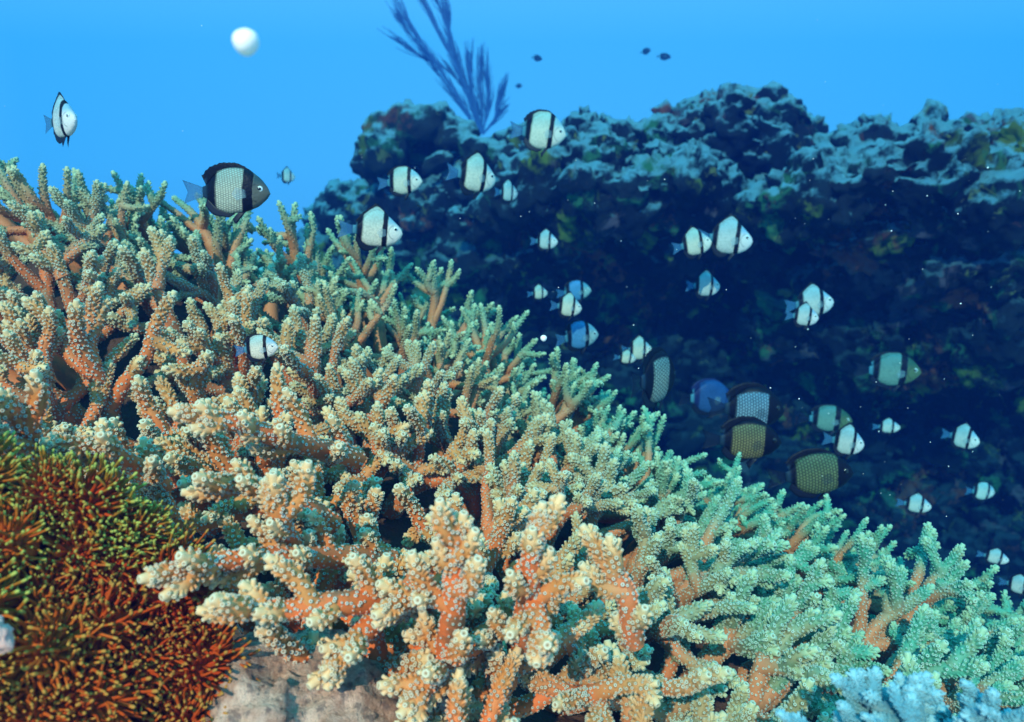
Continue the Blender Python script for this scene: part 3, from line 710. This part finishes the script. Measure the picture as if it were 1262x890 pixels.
FISH = [
 (290,236,84,.92,.72,-8,'netpale','round','large pale net-scaled fish with black edges swimming above the coral crest at left',0,.5,G2),
 (78,148,58,1.08,.75,-57,'cool','peak','slim fish with thin black outline alone in the open water at upper left',2,0,G1),
 (355,217,18,1.2,1.7,20,'cool','peak','tiny distant fish just right of the large net-scaled fish',0,0,G1),
 (499,224,44,1.0,1.15,0,'white','round','cream fish with one black bar just below the rock outcrop',0,0,G1),
 (466,284,60,1.0,.86,0,'white','peak','cream fish with black bar touching the coral crest, lowest of the left trio',-3,-.4,G1),
 (588,217,50,1.15,1.15,12,'white','peak','tall cream fish with black bar at the right end of the outcrop',0,0,G1),
 (671,163,54,1.1,1.2,-14,'white','round','grey white fish with thick black bar level with the reef crest, above all others',-2,.4,G1),
 (627,237,24,1.3,1.6,25,'cool','peak','faint pale blue fish right behind the tall cream fish',0,0,G1),
 (674,297,27,1.1,1.4,0,'cool','peak','small white fish alone in front of the yellow green encrusted rock',0,0,G1),
 (665,361,21,1.05,1.4,0,'white','peak','tiny yellowish fish left of the blue and white pair',0,0,G1),
 (712,359,34,.95,1.5,0,'blue','round','pale blue fish partly behind a small cream fish',0,0,G1),
 (702,378,31,1.15,1.15,-10,'white','peak','small cream fish with black outlined fin, overlapping the pale blue fish',0,0,G1),
 (716,414,46,.98,1.2,8,'blue','round','blue flanked fish with cream cheek just above the coral slope',0,-.4,G1),
 (789,431,31,1.15,1.35,10,'white','peak','yellow white fish half behind the narrow dark net-scaled fish',0,0,G1),
 (773,441,22,.95,1.3,0,'white','peak','tiny white fish below the yellow white fish at the coral crest',0,0,G1),
 (811,466,78,1.12,1.02,58,'netgrey','round','narrow dark fish with grey net-scaled patch turned away by the coral crest',0,0,G2),
 (877,490,54,1.0,1.35,20,'plainblue','round','plain deep blue fish between two net-scaled fish',0,0,G1),
 (930,504,72,1.02,1.15,8,'netblue','round','dark fish with blue white net-scaled patch, behind the brown one',0,0,G2),
 (925,543,74,.92,1.02,8,'netbrown','round','dark fish with brown net-scaled flank just above the coral',0,0,G2),
 (1010,584,80,.92,.98,10,'netolive','round','dark fish with olive net-scaled flank, lowest of the net-scaled fish',8,0,G2),
 (858,300,38,1.1,1.2,0,'white','peak','white fish following close behind the bigger pale green fish',6,0,G1),
 (901,294,52,1.08,1.2,-6,'cool','peak','bigger pale green fish with black bar leading a smaller white fish',0,0,G1),
 (871,352,35,1.1,1.3,0,'cool','peak','small pale fish below the leading pair',0,0,G1),
 (1004,373,48,1.0,1.3,6,'cool','peak','tall pale fish partly behind a smaller white fish, right of centre',10,0,G1),
 (993,390,31,1.1,1.2,0,'cool','peak','small white fish overlapping the taller pale fish, right of centre',0,0,G1),
 (1103,457,60,.9,1.45,10,'dimgreen','round','dim grey green fish with black head bar in the dark water at right',0,0,G1),
 (1024,517,50,.85,1.5,14,'dimgreen','round','dim grey green fish above the bright white one near the coral',0,0,G1),
 (1046,545,37,1.25,1.2,-6,'cool','peak','bright white triangular fish beside the olive net-scaled fish',-6,.4,G1),
 (1096,526,25,.9,1.5,0,'cool','peak','tiny white fish between the dim green fish and the far right fish',0,0,G1),
 (1189,540,33,1.15,1.4,0,'cool','peak','small white fish alone near the right edge, above two smaller ones',0,0,G1),
 (1131,622,31,.95,1.4,-5,'cool','peak','small yellowish white fish above the lower right coral slope',0,0,G1),
 (1212,606,29,1.0,1.6,10,'cool','round','faint bluish fish under the lone white fish at the right edge',0,0,G1),
 (1228,687,28,.85,1.3,0,'cool','peak','small white fish just above the coral at the far right',0,0,G1),
 (1258,722,30,1.0,1.2,0,'cool','peak','white fish cut off by the right edge at the coral crest',0,0,G1),
 (322,429,42,.95,.60,-6,'white','round','cream fish poking its head out of a gap between coral branches',0,0,G1),
 (663,72,11,.8,4.0,0,'dark','round','tiny dark far fish right of the sea whip tip',0,0,'tiny dark far fish near the surface'),
 (797,63,11,.8,4.4,0,'dark','round','left one of two tiny dark far fish high in open water',0,0,'tiny dark far fish near the surface'),
 (820,70,14,.7,4.2,0,'dark','round','right one of two tiny dark far fish high in open water',0,0,'tiny dark far fish near the surface'),
 (640,106,8,.8,5.0,0,'dark','round','tiny dark far fish between the sea whip and the banded fish',0,0,'tiny dark far fish near the surface'),
]
frng = random.Random(4)
for f in FISH:
    (px,py,Lp,hr,d,yaw,mat,shape,label,pitch,bend,grp) = f
    if abs(yaw) < 15 and Lp < 60: yaw += frng.choice([-1,1])*frng.uniform(6,26); pitch += frng.uniform(-7,7)
    fish(px,py,Lp,hr,d,yaw,mat,shape,label,pitch,bend,grp)

# ------------------------------------------------------------------ drifting particles
m, t, b = new_mat('particle', .7); b.inputs['Base Color'].default_value = (.92,.92,.92,1); M_PART = m
V, T = ico(); 
def particle(px, py, d, rpx, label):
    w = MB(); r = rpx/F*d; ph = rng.uniform(0,9)
    Vd = V*(1+.05*np.sin(V[:,0:1]*4+ph)*np.cos(V[:,2:3]*3+ph)); w.add(Vd*r, None, T)
    o = link('drifting_particle', w.mesh('drifting_particle', M_PART)); o.location = at(px,py,d); tag(o, label, 'particle', 'larger drifting particles')
particle(303, 52, .24, 16, 'bright white round particle drifting in the open water at upper left')
particle(670, 417, .5, 4, 'small pale round particle drifting just above the coral slope')
w = MB(); rng = np.random.default_rng(77)
for i in range(120):
    px = rng.uniform(440,1262) if i%6 else rng.uniform(0,1262); py = rng.uniform(190,690) if i%6 else rng.uniform(0,500)
    if py > ridge(px)-12: continue
    d = rng.uniform(.45,1.1); r = rng.uniform(.35,.9)*rng.choice([.7,1,1.5],p=[.6,.33,.07])/F*d
    w.add(V[:]*r+at(px,py,d), None, T)
o = link('drifting_specks', w.mesh('drifting_specks', M_PART)); tag(o, 'fine white specks drifting in the dark water', 'specks', kind='stuff')

# ------------------------------------------------------------------ the water between things
bx = MB(); x0,x1,y0,y1,z0,z1 = -3.2,4.2,-.25,5.4,-3.0,1.25
bx.add([(x0,y0,z0),(x1,y0,z0),(x1,y1,z0),(x0,y1,z0),(x0,y0,z1),(x1,y0,z1),(x1,y1,z1),(x0,y1,z1)],
       [(0,3,2,1),(4,5,6,7),(0,1,5,4),(1,2,6,5),(2,3,7,6),(3,0,4,7)])
m = bpy.data.materials.new('water_haze'); m.use_nodes = True; t = m.node_tree; t.nodes.clear()
pv = N(t, 'ShaderNodeVolumePrincipled'); oo = N(t, 'ShaderNodeOutputMaterial'); t.links.new(pv.outputs[0], oo.inputs['Volume'])
pv.inputs['Color'].default_value = (.006,.026,.14,1); pv.inputs['Absorption Color'].default_value = (.02,.68,.90,1)
pv.inputs['Density'].default_value = .45; pv.inputs['Anisotropy'].default_value = .2
hz = link('haze', bx.mesh('haze', m, False)); hz['kind'] = 'stuff'; hz['label'] = 'clear blue sea water around the reef'
